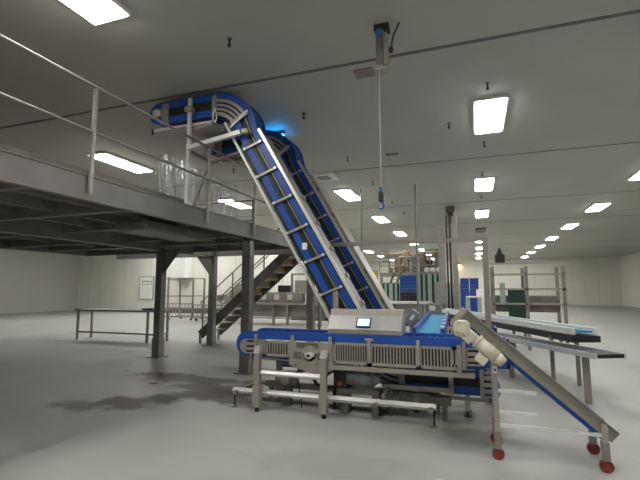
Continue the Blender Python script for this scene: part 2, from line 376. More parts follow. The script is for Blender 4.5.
# support frame of the elevator head, stands on the platform
t = thing('head_support', 'bright steel tube frame on platform holding the front elevator head', 'support frame', (-4.5, 6.2, 2.88))
B().box(-4.50, -4.44, 5.84, 5.89, 2.88, 4.86).build('upright', 'bright', t)
B().box(-4.50, -4.44, 6.43, 6.48, 2.88, 4.38).build('upright', 'steel', t)
B().bar((-4.48, 5.84, 3.97), (-3.46, 5.84, 4.12), .07).build('arm', 'bright', t)
B().bar((-3.44, 5.84, 4.12), (-3.34, 5.84, 4.135), .08).build('arm_end', 'cream', t, bevel=.02)
B().bar((-4.47, 5.9, 3.93), (-4.47, 6.42, 3.93), .05).build('cross_tube', 'dull', t)
B().bar((-4.42, 6.46, 3.9), (-3.45, 6.46, 4.1), .05).build('arm', 'dull', t)
B().bar((-4.42, 5.95, 2.95), (-4.14, 5.95, 3.65), .035).build('brace', 'dull', t)
B().box(-4.54, -4.40, 5.80, 5.92, 4.6, 4.7).build('clamp', 'steel', t, bevel=.01)

# ------------------------------------------------------------------ the bucket elevators (Z conveyors)
def elevator(Y0, W, dx, label, raised, mats, nearer):
    CX, CZb = -4.03+dx, 4.10            # centre of the top bend
    A = math.radians(30)                # normal of the incline
    nrm = (math.cos(A), math.sin(A)); tan = (math.sin(A), -math.cos(A))
    BX, BZ = -1.0+dx, .88               # centre of the bottom bend
    n_b = .935+.075
    smax = ((BX-CX)*tan[0]+(BZ-CZb)*tan[1])
    def line(a, b):                     # a = n on the top run, b = n on the incline; full path outline
        b = b+.075
        pts = [(-5.2+dx, CZb+a)]+[(CX-.35, CZb+a)]
        for i in range(13):
            th = PI/2-(PI/2-A)*i/12; pts.append((CX+a*math.cos(th), CZb+a*math.sin(th)))
        for i in range(1, 9):
            s = (.08, .16, .24, .32, .42, .9, 2.0, 1)[i-1] if i < 8 else smax
            f = min(1, s/.42); f = f*f*(3-2*f); n = a*(1-f)+b*f
            pts.append((CX+nrm[0]*n+tan[0]*s, CZb+nrm[1]*n+tan[1]*s))
        R = n_b-b
        for i in range(1, 13):
            th = PI+A+(PI/2-A)*i/12; pts.append((BX+R*math.cos(th), BZ+R*math.sin(th)))
        pts.append((.08+dx, BZ-R))
        return pts
    t = thing('elevator_conveyor', label, 'conveyor', (BX, Y0+W/2, 0))
    y0, y1 = Y0, Y0+W
    lowA, lowB, upA, upB = (.42, .33), (.54, .435), (.70, .555), (.82, .65)
    def cap(cx, cz, r0, r1, a0, a1, n=16):
        A_ = [(cx+r1*math.cos(a0+(a1-a0)*i/n), cz+r1*math.sin(a0+(a1-a0)*i/n)) for i in range(n+1)]
        B_ = [(cx+r0*math.cos(a0+(a1-a0)*i/n), cz+r0*math.sin(a0+(a1-a0)*i/n)) for i in range(n+1)]
        return A_, B_
    for ya, yb in ((y0, y0+.04), (y1-.04, y1)):
        o1, i1 = line(*upB), line(*upA); o2, i2 = line(*lowB), line(*lowA)
        b = B(); b.band(o1, i1, ya, yb); b.band(o2, i2, ya, yb)
        b.band(*cap(-5.2+dx, CZb+.62, .075, .20, PI/2, 3*PI/2), ya, yb)
        b.band(*cap(.08+dx, BZ-n_b+.49, .05, .16, -PI/2, PI/2), ya, yb)
        b.build('belt_sidewall', 'blue', t)
    b = B(); up, ui = line(.80, .63), line(.78, .61); lo, li = line(.46, .37), line(.44, .35)
    b.band(up, ui, y0+.05, y1-.05); b.band(lo, li, y0+.05, y1-.05)
    b.band(*cap(-5.2+dx, CZb+.62, .16, .18, PI/2, 3*PI/2), y0+.05, y1-.05)
    b.band(*cap(.08+dx, BZ-n_b+.49, .12, .14, -PI/2, PI/2), y0+.05, y1-.05)
    for i in range(22):                 # flights across the belt on the incline
        s = .5+(smax-.6)*i/21
        for n in (.635,):
            p = (CX+nrm[0]*n+tan[0]*s, CZb+nrm[1]*n+tan[1]*s); q = (CX+nrm[0]*(n+.05)+tan[0]*s, CZb+nrm[1]*(n+.05)+tan[1]*s)
            b.bar((p[0], y0+.05, p[1]), (p[0], y1-.05, p[1]), .01, .06, up=(nrm[0], 0, nrm[1]))
    b.build('belt', 'belt', t)
    # recessed dark side frame between the runs
    for ya, yb in ((y0+.03, y0+.045), (y1-.045, y1-.03)):
        B().band(line(.71, .56), line(.53, .43), ya, yb).build('side_frame', 'dark', t)
    gl = line(.66, .537); gi = line(.64, .518)
    B().band(gl[14:25], gi[14:25], y0+.005, y0+.03).build('guide_rail', 'dull', t)
    gl = line(.57, .475); gi = line(.55, .44)
    B().band(gl[18:25], gi[18:25], y0+.005, y0+.03).build('guide_strip', 'teal', t)
    # lower and upper edge rails of the incline
    def segb(n, s): return (CX+nrm[0]*n+tan[0]*s, CZb+nrm[1]*n+tan[1]*s)
    def seg(n, s): return segb(n+.075, s)
    b = B()
    for yy in (y0-.03, y1+.0):
        a_, c_ = seg(.24, -.12), seg(.24, smax-.1); b.bar((a_[0], yy+.015, a_[1]), (c_[0], yy+.015, c_[1]), .03, .04, up=(nrm[0], 0, nrm[1]))
    b.build('lower_rail', 'bright', t)
    a_, c_ = seg(.30, .45), seg(.30, smax-.1)
    B().bar((a_[0], y0+.06, a_[1]), (c_[0], y0+.06, c_[1]), .03, .07, up=(nrm[0], 0, nrm[1])).build('lower_guard', 'black', t)
    b = B()
    a_, c_ = seg(.69, .35), seg(.69, smax-.15)
    b.bar((a_[0], y0-.012, a_[1]), (c_[0], y0-.012, c_[1]), .025, .045, up=(nrm[0], 0, nrm[1])).build('upper_rail', 'bright', t)
    # steel cover over the carrying run
    def n4(sa, n0, n1, ya, yb):
        p = [seg(n0, sa[0]), seg(n0, sa[1]), seg(n1, sa[1]), seg(n1, sa[0])]
        return B().prism(p, ya, yb)
    if raised:
        n4((.75, smax-.1), .66, .78, y0+.0, y1+.0).build('cover', 'steel', t, bevel=.01)
        for k in range(5):
            s = 1.05+k*.62; c = B(); a_, c_ = seg(.75, s), seg(.75, s+.1)
            c.bar((a_[0], y0-.02, a_[1]), (c_[0], y0-.02, c_[1]), .02, .03, up=(nrm[0], 0, nrm[1])).build('cover_clip', 'grime', t)
    else:
        n4((.42, smax-.1), .66, .69, y0+.0, y1+.02).build('cover', 'dull', t)
        for k in range(7):
            s = .7+k*.47; c = B(); a_, c_ = seg(.71, s), seg(.71, s+.07)
            c.bar((a_[0], y1-.1, a_[1]), (c_[0], y1-.1, c_[1]), .05, .04, up=(nrm[0], 0, nrm[1])).build('cover_clip', 'steel', t)
    # crossbars on the near side
    for k in range(7):
        s = .44+k*.533
        if s > smax-.1: break
        n0 = .27 if k % 2 == 1 else .31
        a_, c_ = seg(n0, s+.07), seg(.64, s+.13)
        cb = B().bar((a_[0], y0-.022, a_[1]), (c_[0], y0-.022, c_[1]), .04, .035, up=(tan[0], 0, tan[1])).build('crossbar', 'steel', t)
        for n in (n0+.02, .62):
            c = B()
            q = seg(n, s+.07+.06*(n-n0)/(.64-n0)); c.cyl((q[0], y0-.055, q[1]), (q[0], y0-.04, q[1]), .022, 10).build('bolt', 'bright', cb)
    # slotted plate in the top bend and in the bottom bend
    b = B()
    for r0, r1 in ((.42, .475), (.51, .545), (.58, .615), (.65, .70)):
        b.band(*cap(CX, CZb, r0, r1, PI/2, A, 16), y0-.02, y0-.005)
    b.box(CX-.05, CX+.03, y0-.02, y0-.005, CZb+.40, CZb+.78)
    p, q = segb(.40, -.02), segb(.74, -.02); b.bar((p[0], y0-.02, p[1]), (q[0], y0-.02, q[1]), .03, .08, up=(tan[0], 0, tan[1]))
    b.build('bend_plate', 'steel', t)
    B().band(*cap(CX, CZb, .44, .69, PI/2, A, 16), y0-.004, y0+.0).build('bend_backing', 'dark', t)
    p, q = segb(.36, .03), segb(.76, -.03)
    B().bar((p[0], y0-.035, p[1]), (q[0], y0-.035, q[1]), .02, .03, up=(tan[0], 0, tan[1])).build('bend_bracket', 'bright', t)
    b = B()
    for r0, r1 in ((.30, .36), (.39, .43), (.46, .50), (.53, .58)):
        b.band(*cap(BX, BZ, r0, r1, PI+A, 3*PI/2, 16), y0-.03, y0-.012)
    b.box(BX-.02, BX+.06, y0-.03, y0-.012, BZ-.6, BZ-.27)
    b.build('bend_plate', 'steel', t)
    # head: bearing plate and roller
    B().box(-5.12+dx, -4.98+dx, y0-.02, y0-.003, CZb+.40, CZb+.78).box(-5.32+dx, -5.1+dx, y0-.02, y0-.003, CZb+.55, CZb+.70).build('bearing_plate', 'steel', t, bevel=.004)
    B().cyl((-5.22+dx, y0-.06, CZb+.62), (-5.22+dx, y0-.01, CZb+.62), .065, 18).cyl((-5.22+dx, y0-.08, CZb+.62), (-5.22+dx, y0-.05, CZb+.62), .035, 12).build('bearing', 'cream', t, smooth=True)
    B().box(-5.28+dx, CX-.05, y0-.015, y0+.02, CZb+.30, CZb+.34).build('bottom_flange', 'bright', t)
    B().prism([(-5.1+dx, CZb+.36), (CX-.05, CZb+.36), (CX-.05, CZb+.28), (CX-.5, CZb+.22), (-4.95+dx, CZb+.24)], y0+.02, y1-.0).build('drip_tray', 'steel', t)
    # low horizontal run: frame bars and the blue infeed wall
    for z in (BZ-.67, BZ-.22):
        B().box(BX+.06, .1+dx, y0-.03, y0+.0, z, z+.045).build('low_frame_bar', 'dull', t)
    for x in (BX+.62, ):
        B().box(x, x+.06, y0-.04, y0-.0, BZ-.66, BZ-.2).build('low_upright', 'steel', t)
    b = B().slats(.04+dx, .2+dx, BZ-.62, BZ-.3, 4, y0-.03, y0-.01, .6, True); b.box(0+dx, .05+dx, y0-.03, y0-.01, BZ-.64, BZ-.2)
    b.build('end_plate', 'steel', t)
    B().box(-.25+dx, .36+dx, y0+.02, y0+.05, BZ-.26, BZ+.1).box(.33+dx, .36+dx, y0+.02, y1, BZ-.26, BZ+.1).box(-.25+dx, .36+dx, y1-.04, y1-.01, BZ-.26, BZ+.1).build('infeed_hopper', 'blue', t)
    for x in (BX+.2, -.16+dx):
        for y in (y0+.04, y1-.04):
            lg = B().box(x-.03, x+.03, y-.03, y+.03, .07, BZ-.6).build('leg', 'steel', t)
            B().cyl((x, y, 0), (x, y, .012), .045, 14).cyl((x, y, .01), (x, y, .08), .012, 8).build('foot', 'dark', lg)
    return t

e1 = elevator(5.95, .36, 0, 'front steep blue-belted elevator conveyor rising from the low machine to ceiling', False, None, True)
lab = B().prism([(-2.42, 2.30), (-2.345, 2.30), (-2.345, 2.20), (-2.42, 2.20)], 5.925, 5.95)
o = lab.build('white_label', 'white', e1)
mot = B().cyl((-3.62, 6.3, 4.05), (-3.62, 6.6, 4.05), .10, 16).build('drive_motor', 'grime', e1)
tag_ = B().tube([(-3.99, 5.9, 4.62), (-4.03, 5.9, 4.55), (-4.03, 5.9, 4.42), (-3.99, 5.9, 4.38), (-3.96, 5.9, 4.45), (-3.98, 5.9, 4.58)], .012).build('cable_loop', 'bright', e1)
B().box(-1.93, -1.85, 5.9, 5.93, 1.2, 1.58).build('chute_bracket', 'steel', e1)
e2 = elevator(7.75, .46, -.06, 'rear shaded elevator conveyor with wide steel cover behind the front one', True, None, False)

# gantry bar and post
t = thing('gantry_frame', 'steel gantry bar and post standing behind the elevators', 'frame', (-1.0, 6.78, 0))
B().bar((-2.33, 6.78, 2.35), (.19, 6.78, 2.35), .06, .06).build('top_bar', 'dull', t)
B().box(.11, .19, 6.74, 6.82, .012, 2.32).build('post', 'dull', t)
B().box(.05, .25, 6.68, 6.88, 0, .012).build('base_plate', 'dull', t)

# ------------------------------------------------------------------ front horizontal conveyor
YF = 5.4
t = thing('horizontal_conveyor', 'low horizontal conveyor with royal blue belt and slotted steel side panels', 'conveyor', (-1.55, 5.68, 0))
W = .53
def stadium(xa, xb, z0, z1, off, n=18):
    r = (z1-z0)/2-off; zc = (z0+z1)/2; p = []
    for i in range(n+1):
        th = PI/2+PI*i/n; p.append((xa+r*math.cos(th), zc+r*math.sin(th)))
    for i in range(n+1):
        th = -PI/2+PI*i/n; p.append((xb+r*math.cos(th), zc+r*math.sin(th)))
    return p
for ya, yb in ((YF, YF+.04), (YF+W-.04, YF+W)):
    B().band(stadium(-3.02, .0, .69, 1.035, 0), stadium(-3.02, .0, .69, 1.035, .105), ya, yb, True).build('belt_sidewall', 'blue', t)
b = B().band(stadium(-3.02, .0, .70, .99, 0), stadium(-3.02, .0, .70, .99, .02), YF+.045, YF+W-.045, True)
for i in range(30):
    x = -3.0+i*.1; b.box(x, x+.012, YF+.05, YF+W-.05, .985, 1.01)
b.build('belt', 'belt', t)
yp0, yp1 = YF-.03, YF-.012
PT, PB = .932, .668
def panel(x0, x1, n, zt, zb):
    b = B(); b.box(x0, x1, yp0, yp1, zt-.03, zt); b.box(x0, x1, yp0, yp1, zb, zb+.035)
    return b.slats(x0+.03, x1-.03, zb+.035, zt-.03, n, yp0, yp1, .42).box(x0, x0+.03, yp0, yp1, zb, zt).box(x1-.03, x1, yp0, yp1, zb, zt)
panel(-2.73, -2.36, 8, .915, .71).build('slotted_panel', 'steel', t)
panel(-1.76, -1.28, 13, PT, PB).build('slotted_panel', 'steel', t)
panel(-1.28, -.68, 14, PT, PB).build('slotted_panel', 'steel', t)
panel(-.68, -.2, 11, PT, PB).build('slotted_panel', 'steel', t)
B().box(-2.72, -2.37, YF-.010, YF-.004, .72, .9).box(-1.75, -.21, YF-.010, YF-.004, .69, .91).build('slot_shade_sheet', 'black', t)  # black sheet close behind the slots paints the shade inside them
# end plates with three short slots
for sx, xa in ((-1, -3.02), (1, -.0)):
    b = B(); r = .10; zc = .832
    pts = [(xa+sx*r*math.cos(-PI/2+PI*i/14), zc+r*math.sin(-PI/2+PI*i/14)) for i in range(15)]
    x_in = xa-sx*.12
    b.band(pts, [(xa, zc+(zz-7)*r/7) for zz in range(15)], yp0, yp1)
    x0, x1 = sorted((xa, x_in)); b.slats(x0, x1, zc-r, zc+r, 3, yp0, yp1, .6, True)
    x2, x3 = sorted((x_in, xa-sx*.30)); b.box(x2, x3, yp0, yp1, zc-r, zc+r)
    b.build('end_plate', 'steel', t)
    B().box(x0+.0, x1, YF-.011, YF-.006, zc-r+.01, zc+r-.01).build('slot_backing', 'dark', t)
B().box(-.2, -.19, yp0, yp1, PB, PT).build('end_panel', 'steel', t)
# bearing housing plate
b = B().prism([(-2.36, .925), (-2.36, .62), (-2.22, .57), (-2.0, .52), (-1.86, .535), (-1.76, .60), (-1.76, .925)], YF-.045, YF-.031)
b.build('housing_plate', 'steel', t)
B().box(-2.26, -1.95, YF-.05, YF-.0455, .84, .91).box(-2.31, -2.19, YF-.05, YF-.0455, .70, .79).box(-1.98, -1.88, YF-.05, YF-.0455, .70, .79).build('mesh_window', 'grime', t)
B().cyl((-2.07, YF-.056, .78), (-2.07, YF-.046, .78), .10, 20).box(-2.17, -1.97, YF-.056, YF-.046, .64, .78).build('hub_plate', 'steel', t)
B().cyl((-2.07, YF-.10, .755), (-2.07, YF-.05, .755), .045, 16).box(-2.14, -2.0, YF-.085, YF-.056, .74, .785).build('bearing', 'bright', t, bevel=.006)
B().cyl((-2.07, YF-.112, .755), (-2.07, YF-.10, .755), .018, 10).build('shaft_end', 'dark', t)
for x, z in ((-2.27, .63), (-1.9, .62)): B().cyl((x, YF-.053, z), (x, YF-.045, z), .01, 8).build('bolt', 'dark', t)
# clamps over the belt edge
for x in (-2.86, -2.32, -1.79, -1.28, -.68, -.16):
    wtop = .05 if x == -1.28 else .022
    B().box(x-.022, x+.022, YF-.06, YF-.031, .70 if x > -2.4 else .86, .98).box(x-wtop, x+wtop, YF-.065, YF-.03, .965, 1.0).build('clamp', 'steel', t, bevel=.004)
B().box(-.24, -.19, YF-.05, YF-.012, .63, .96).build('clamp', 'steel', t)
# frame beams
for yy in (YF-.03, YF+W-.03):
    B().box(-1.76, -.05, yy, yy+.06, .59, .648).build('side_beam', 'steel', t)
B().box(-2.98, -2.36, YF+.02, YF+.07, .655, .675).box(-2.96, -2.93, YF-.03, YF-.0, .56, .73).build('lower_strip', 'dull', t)
B().box(-2.6, -2.36, YF+.08, YF+.5, .62, .66).build('under_tray', 'blue', t)
# legs with diamond section cross tubes
for x, top in ((-2.80, .76), (-1.86, .74)):
    for yy in (YF-.10, YF+W+.06):
        lg = B().box(x-.04, x+.04, yy-.04, yy+.04, .12, top).build('leg', 'steel', t, bevel=.006)
        B().box(x-.052, x+.052, yy-.052, yy+.052, .06, .33).build('sleeve', 'steel', lg, bevel=.004)
        B().prism([(x-.04, top), (x+.04, top), (x+.055, top+.09), (x-.02, top+.09)], yy-.05, yy+.03).build('bracket', 'bright', lg)
    for yy in (YF-.02, YF+W-.03):
        B().box(x-.02, x+.02, yy-.04, yy+.05, top-.06, top+.0).build('stay', 'steel', t)
YB = YF-.10
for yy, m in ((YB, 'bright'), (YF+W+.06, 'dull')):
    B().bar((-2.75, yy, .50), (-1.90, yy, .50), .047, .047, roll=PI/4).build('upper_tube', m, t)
    B().bar((-3.22, yy+(.1 if yy < 5.5 else 0), .225), (-.50, yy+(.1 if yy < 5.5 else 0), .225), .056, .056, roll=PI/4).build('base_tube', m, t)
for x in (-3.15, -1.2, -.55):
    B().bar((x, YB, .21), (x, YF+W+.06, .21), .05).build('cross_tube', 'dull', t)
for x in (-2.3, -1.9, -1.1): B().bar((x, YB, .5 if x < -1.5 else .33), (x, YF+W+.06, .5 if x < -1.5 else .33), .045).build('cross_tube', 'grime', t)
for x in (-3.2, -.52):
    for yy in (YB+.1, YF+W+.06):
        ft = B().cyl((x, yy, .0), (x, yy, .018), .045, 18).build('foot', 'dull', t)
        B().cyl((x, yy, .018), (x, yy, .23), .013, 10).cyl((x, yy, .16), (x, yy, .19), .03, 6).build('spindle', 'dark', ft)
for x in (-2.8, -1.86):
    for yy in (YB, YF+W+.06):
        B().cyl((x, yy, .0), (x, yy, .06), .03, 12).build('foot', 'dark', t)

# machinery under the conveyor
t = thing('drive_motor', 'dark grey geared drive motor on a base under the front conveyor', 'motor', (-1.45, 5.8, 0))
B().cyl((-1.62, 5.62, .47), (-1.3, 5.62, .47), .12, 20).build('drum', 'greyplastic', t, smooth=True)
B().cyl((-1.30, 5.62, .47), (-1.2, 5.62, .47), .12, 20, .05).build('end_bell', 'greyplastic', t, smooth=True)
B().box(-1.8, -1.62, 5.5, 5.76, .33, .62).build('gear_case', 'dark', t, bevel=.02)
B().box(-1.75, -1.2, 5.52, 5.76, .27, .33).box(-1.7, -1.62, 5.55, 5.75, 0, .27).box(-1.3, -1.22, 5.55, 5.75, 0, .27).build('base', 'grime', t)
B().cyl((-1.70, 5.47, .40), (-1.70, 5.50, .40), .032, 14, .02).build('orange_seal', 'orange', t); B().cyl((-1.54, 5.49, .42), (-1.54, 5.51, .42), .02, 14).build('orange_cap', 'orange', t)
B().tube([(-1.58, 5.55, .58), (-1.56, 5.55, .64), (-1.50, 5.56, .66), (-1.46, 5.6, .62)], .018).build('hose', 'dark', t)
t = thing('air_valve', 'small steel valve block with hose behind the left leg', 'valve', (-2.5, 5.75, 0))
B().cyl((-2.55, 5.62, .36), (-2.55, 5.74, .36), .07, 14).cyl((-2.66, 5.65, .40), (-2.66, 5.75, .40), .05, 12).build('valve_body', 'steel', t, bevel=.004)
B().box(-2.72, -2.42, 5.7, 5.8, .27, .45).build('bracket', 'grime', t); B().box(-2.62, -2.5, 5.7, 5.8, 0, .27).build('stand', 'grime', t)
t = thing('air_hose', 'black hose looping down behind the slotted housing', 'hose', (-2.1, 5.7, 0))
B().tube([(-2.1, 5.62, .52), (-2.12, 5.62, .42), (-2.08, 5.62, .34), (-2.0, 5.63, .31), (-1.84, 5.66, .31), (-1.84, 5.7, .02)], .024, 10).build('hose', 'black', t)
B().tube([(-2.35, 5.64, .62), (-2.36, 5.64, .42), (-2.3, 5.64, .05), (-2.3, 5.64, .0)], .008, 6).build('wire', 'black', t)
t = thing('floor_rail', 'long low dark steel rail on floor under the front conveyor', 'rail', (-1.7, 6.0, 0))
B().box(-3.0, -.9, 5.84, 5.90, .0, .04).box(-2.95, -.9, 5.845, 5.895, .2, .28).box(-2.9, -2.84, 5.845, 5.895, .04, .2).box(-1.0, -.94, 5.845, 5.895, .04, .2).build('rail', 'grime', t)
t = thing('tube_frame', 'short steel tube cart frame under right part of conveyor', 'frame', (-.6, 5.8, 0))
B().box(-1.2, -.35, 5.70, 5.76, .33, .39).build('bar', 'dull', t); B().box(-.60, -.34, 5.68, 5.78, .18, .28).build('block', 'grime', t, bevel=.01)
B().cyl((-.42, 5.72, 0), (-.42, 5.72, .18), .03).build('leg', 'grime', t); B().cyl((-1.1, 5.73, 0), (-1.1, 5.73, .34), .03).build('leg', 'grime', t)

# ------------------------------------------------------------------ hood with the screen
t = thing('sensor_hood', 'sloped stainless steel hood with control screen on the front conveyor', 'hood', (-1.35, 5.7, 1.03))
prof = [(5.45, 1.035), (5.45, 1.085), (5.58, 1.265), (5.60, 1.345), (5.74, 1.345), (5.80, 1.15), (5.80, 1.035)]
B().prismx(prof, -1.86, -.89).build('hood_shell', 'steel', t, bevel=.004)
B().prismx([(5.443, 1.093), (5.449, 1.089), (5.574, 1.262), (5.568, 1.266)], -1.855, -.895).build('slope_highlight_panel', 'lit_slope', t)  # lighter plate paints the ceiling light caught by the sloped face
# screen on the sloped face
sd = Vector((0, .125, .173)).normalized(); nn = Vector((0, -.173, .125)).normalized()
c0 = Vector((0, 5.506, 1.180))
def onface(x0, x1, u0, u1, d0, d1):
    vs = [(x, (c0+sd*u+nn*dd).y, (c0+sd*u+nn*dd).z) for dd in (d0, d1) for u in (u0, u1) for x in (x0, x1)]
    return B().add(vs, [(0, 2, 3, 1), (4, 5, 7, 6), (0, 1, 5, 4), (2, 6, 7, 3), (0, 4, 6, 2), (1, 3, 7, 5)])
sc = onface(-1.475, -1.285, -.078, .062, .0, .022).build('screen_bezel', mat('navy_bezel', (.01, .02, .10), .4), t, bevel=.004)
onface(-1.458, -1.302, -.060, .046, .022, .024).build('screen', 'screen', sc)
b = onface(-1.42, -1.36, .010, .016, .0242, .0250); 
for x0, x1, u0, u1 in ((-1.35, -1.33, .008, .024), (-1.44, -1.35, -.02, -.016), (-1.44, -1.32, -.042, -.038)):
    q = onface(x0, x1, u0, u1, .0242, .0250); b.add(q.v, q.f)
b.build('screen_marks', 'screenline', sc)

# ------------------------------------------------------------------ light blue belt behind
t = thing('belt_conveyor', 'light blue belt conveyor with blue side rails leading away behind the front conveyor', 'conveyor', (-.75, 8.2, 0))
def yb(x0, x1, y0, y1, z0, z1, sk=-.16):    # box sheared slightly along the run
    vs = [(x+(y-6.2)*sk/4.2, y, z+(y-6.2)*.02) for z in (z0, z1) for y in (y0, y1) for x in (x0, x1)]
    return B().add(vs, [(0, 2, 3, 1), (4, 5, 7, 6), (0, 1, 5, 4), (2, 6, 7, 3), (0, 4, 6, 2), (1, 3, 7, 5)])
yb(-.84, -.50, 6.58, 10.4, .93, .95).build('belt', 'lightblue', t)
yb(-.90, -.845, 6.58, 10.4, .88, 1.03).build('side_rail', 'blue', t)
sr = yb(-.495, -.44, 6.58, 10.4, .88, 1.03).build('side_rail', 'blue', t)
for i in range(6):
    y = 6.8+i*.6; yb(-.50, -.438, y, y+.2, 1.03, 1.035).build('rail_plate', 'bright', sr)
yb(-.88, -.46, 6.58, 10.4, .78, .90).build('frame', 'dull', t)
for y in (7.0, 10.1):
    for x in (-.88, -.48): B().box(x-.03, x+.03, y-.03, y+.03, 0, .8).build('leg', 'steel', t)
t = thing('control_display', 'grey tilted operator display box left of light blue belt', 'display', (-1.0, 7.0, 0))
B().bar((-1.07, 7.1, 1.06), (-.91, 7.1, 1.26), .16, .12, up=(0, 1, 0)).build('housing', 'greyplastic', t, bevel=.015)
B().bar((-1.005, 7.035, 1.13), (-.945, 7.035, 1.205), .04, .01, up=(0, 1, 0)).build('screen', 'white', t)
B().box(-1.03, -.97, 7.1, 7.16, 0, 1.14).build('post', 'steel', t)
t = thing('control_display', 'small dark control head beyond light blue belt', 'display', (-1.0, 11.6, 0))
B().box(-1.22, -.85, 11.5, 11.8, .95, 1.25).build('housing', 'greyplastic', t, bevel=.03); B().box(-1.15, -1.0, 11.48, 11.5, 1.08, 1.2).build('screen', 'white', t)
B().box(-1.08, -.98, 11.6, 11.7, 0, .95).build('post', 'dull', t)

# ------------------------------------------------------------------ right foreground: inclined conveyor with cream gearmotor
t = thing('inclined_conveyor', 'foreground inclined steel conveyor at right edge with cream gearmotor', 'conveyor', (.4, 4.85, 0))
p0, p1 = Vector((-.125, 0, 1.41)), Vector((1.15, 0, .32)); dr = (p1-p0).normalized(); nr = Vector((dr.z, 0, -dr.x))  # nr points down-left
if nr.z > 0: nr = -nr
def ib(s0, s1, n0, n1, y0, y1):
    q = [p0+dr*s0+nr*n0, p0+dr*s1+nr*n0, p0+dr*s1+nr*n1, p0+dr*s0+nr*n1]
    return B().prism([(a.x, a.z) for a in q], y0, y1)
ib(.02, 1.66, .0, .095, 4.62, 4.64).build('side_plate', 'dull', t)
ib(.02, 1.65, -.012, .004, 4.60, 4.65).build('edge_lip', 'grime', t)
ib(.02, 1.65, .0, .075, 5.06, 5.08).build('side_plate', 'dull', t)
ib(.0, 1.65, .07, .135, 4.655, 5.05).build('belt', 'blue', t)
ib(-.02, .04, -.01, .19, 4.60, 4.65).build('end_plate', 'steel', t, bevel=.004)
g0 = p0+dr*.10+nr*.152
gm = B()
pts = []
for i in range(24):
    th = 2*PI*i/24; rx = .078*(1+.13*abs(math.sin(2*th))**2); pts.append((g0.x+rx*math.cos(th), g0.z+rx*math.sin(th)))
gm.prism(pts, 4.42, 4.56)
g = gm.build('gearbox', 'cream', t, bevel=.012)
B().cyl((g0.x, 4.405, g0.z), (g0.x, 4.42, g0.z), .042, 20).build('gearbox_cover', 'cream', g, bevel=.003)
for k in range(4):
    th = k*PI/2+.4; B().cyl((g0.x+.062*math.cos(th), 4.412, g0.z+.062*math.sin(th)), (g0.x+.062*math.cos(th), 4.42, g0.z+.062*math.sin(th)), .006, 8).build('bolt', 'dull', g)
ib(.13, .245, .105, .225, 4.43, 4.55).build('gear_neck', 'cream', g, bevel=.01)
def mp_(k): q_ = g0+dr*k; return (q_.x, 4.49, q_.z)
m_ = B().cyl(mp_(.14), mp_(.175), .05, 18).cyl(mp_(.175), mp_(.195), .072, 20).cyl(mp_(.195), mp_(.40), .064, 22).build('motor', 'cream', t, smooth=True)
B().cyl(mp_(.40), mp_(.48), .060, 20, .048).build('fan_cover', 'cream', m_, smooth=True)
ib(.36, .465, .215, .295, 4.42, 4.56).build('terminal_box', 'cream', m_, bevel=.012)
B().cyl(mp_(.125), mp_(.135), .06, 16).build('seal_ring', 'dull', m_)
B().bar((g0.x+.02, 4.56, g0.z+.0), (g0.x+.02, 4.62, g0.z+.0), .07).build('torque_arm', 'steel', t)
lg = B().box(.115, .165, 4.60, 4.65, .26, 1.08).build('leg', 'steel', t)
B().box(.12, .16, 4.594, 4.599, .80, .865).build('label', 'white', lg)
B().box(.13, .15, 4.592, 4.5935, .82, .845).build('label_mark', 'ink', lg)
B().box(.115, .165, 5.06, 5.11, .26, 1.08).build('leg', 'steel', t)
B().box(1.0, 1.05, 4.60, 4.65, .2, .42).build('leg', 'steel', t); B().box(1.0, 1.05, 5.06, 5.11, .2, .42).build('leg', 'steel', t)
for z in (.30, .42, .62): B().box(.165, 1.0, 4.61, 4.64, z, z+.03).build('ladder_bar', 'bright', t) if z < .4 else B().box(.165, .5, 4.61, 4.64, z, z+.03).build('ladder_bar', 'bright', t)
for x, y in ((.14, 4.625), (.14, 5.085), (1.025, 4.625), (1.025, 5.085)):
    cs = B().box(x-.03, x+.03, y-.028, y+.028, .10, .26).build('castor_fork', 'dull', t)
    B().cyl((x, y-.02, .055), (x, y+.02, .055), .055, 20).build('castor_wheel', 'red', cs)
# white and blue transfer conveyors behind
t = thing('transfer_conveyor', 'long white-sided conveyor with light blue belt crossing behind right post', 'conveyor', (0, 12, 0))
pa, pb = Vector((-1.15, 15.0, .95)), Vector((1.6, 7.9, .95)); dd = (pb-pa).normalized(); sd2 = Vector((-dd.y, dd.x, 0))
b = B().bar(pa, pb, .22, .03); b.build('belt', 'lightblue', t)
for s in (-.20, .20): B().bar(pa+sd2*s+Vector((0, 0, .0)), pb+sd2*s+Vector((0, 0, .0)), .06, .10).build('side_rail', 'white', t)
B().bar(pa+Vector((0, 0, -.12)), pb+Vector((0, 0, -.12)), .46, .10).build('frame', 'dark', t)
for f in (.08, .35, .62, .92):
    for s in (-.22, .22):
        q = pa+(pb-pa)*f+sd2*s; B().box(q.x-.03, q.x+.03, q.y-.03, q.y+.03, 0, .83).build('leg', 'dull', t)
t = thing('transfer_conveyor', 'lower dark conveyor with white edge running beneath the white-sided one', 'conveyor', (0, 10, 0))
pa, pb = Vector((-.45, 10.9, .72)), Vector((1.75, 6.9, .72)); dd = (pb-pa).normalized(); sd2 = Vector((-dd.y, dd.x, 0))
pa -= sd2*.1; pb -= sd2*.1
B().bar(pa, pb, .4, .05).build('belt', 'dark', t)
for s in (-.22, .22): B().bar(pa+sd2*s, pb+sd2*s, .03, .07).build('side_rail', 'bright', t)
for f in (.1, .5, .9): 
    q = pa+(pb-pa)*f; B().box(q.x-.04, q.x+.04, q.y-.04, q.y+.04, 0, .7).build('leg', 'dull', t)
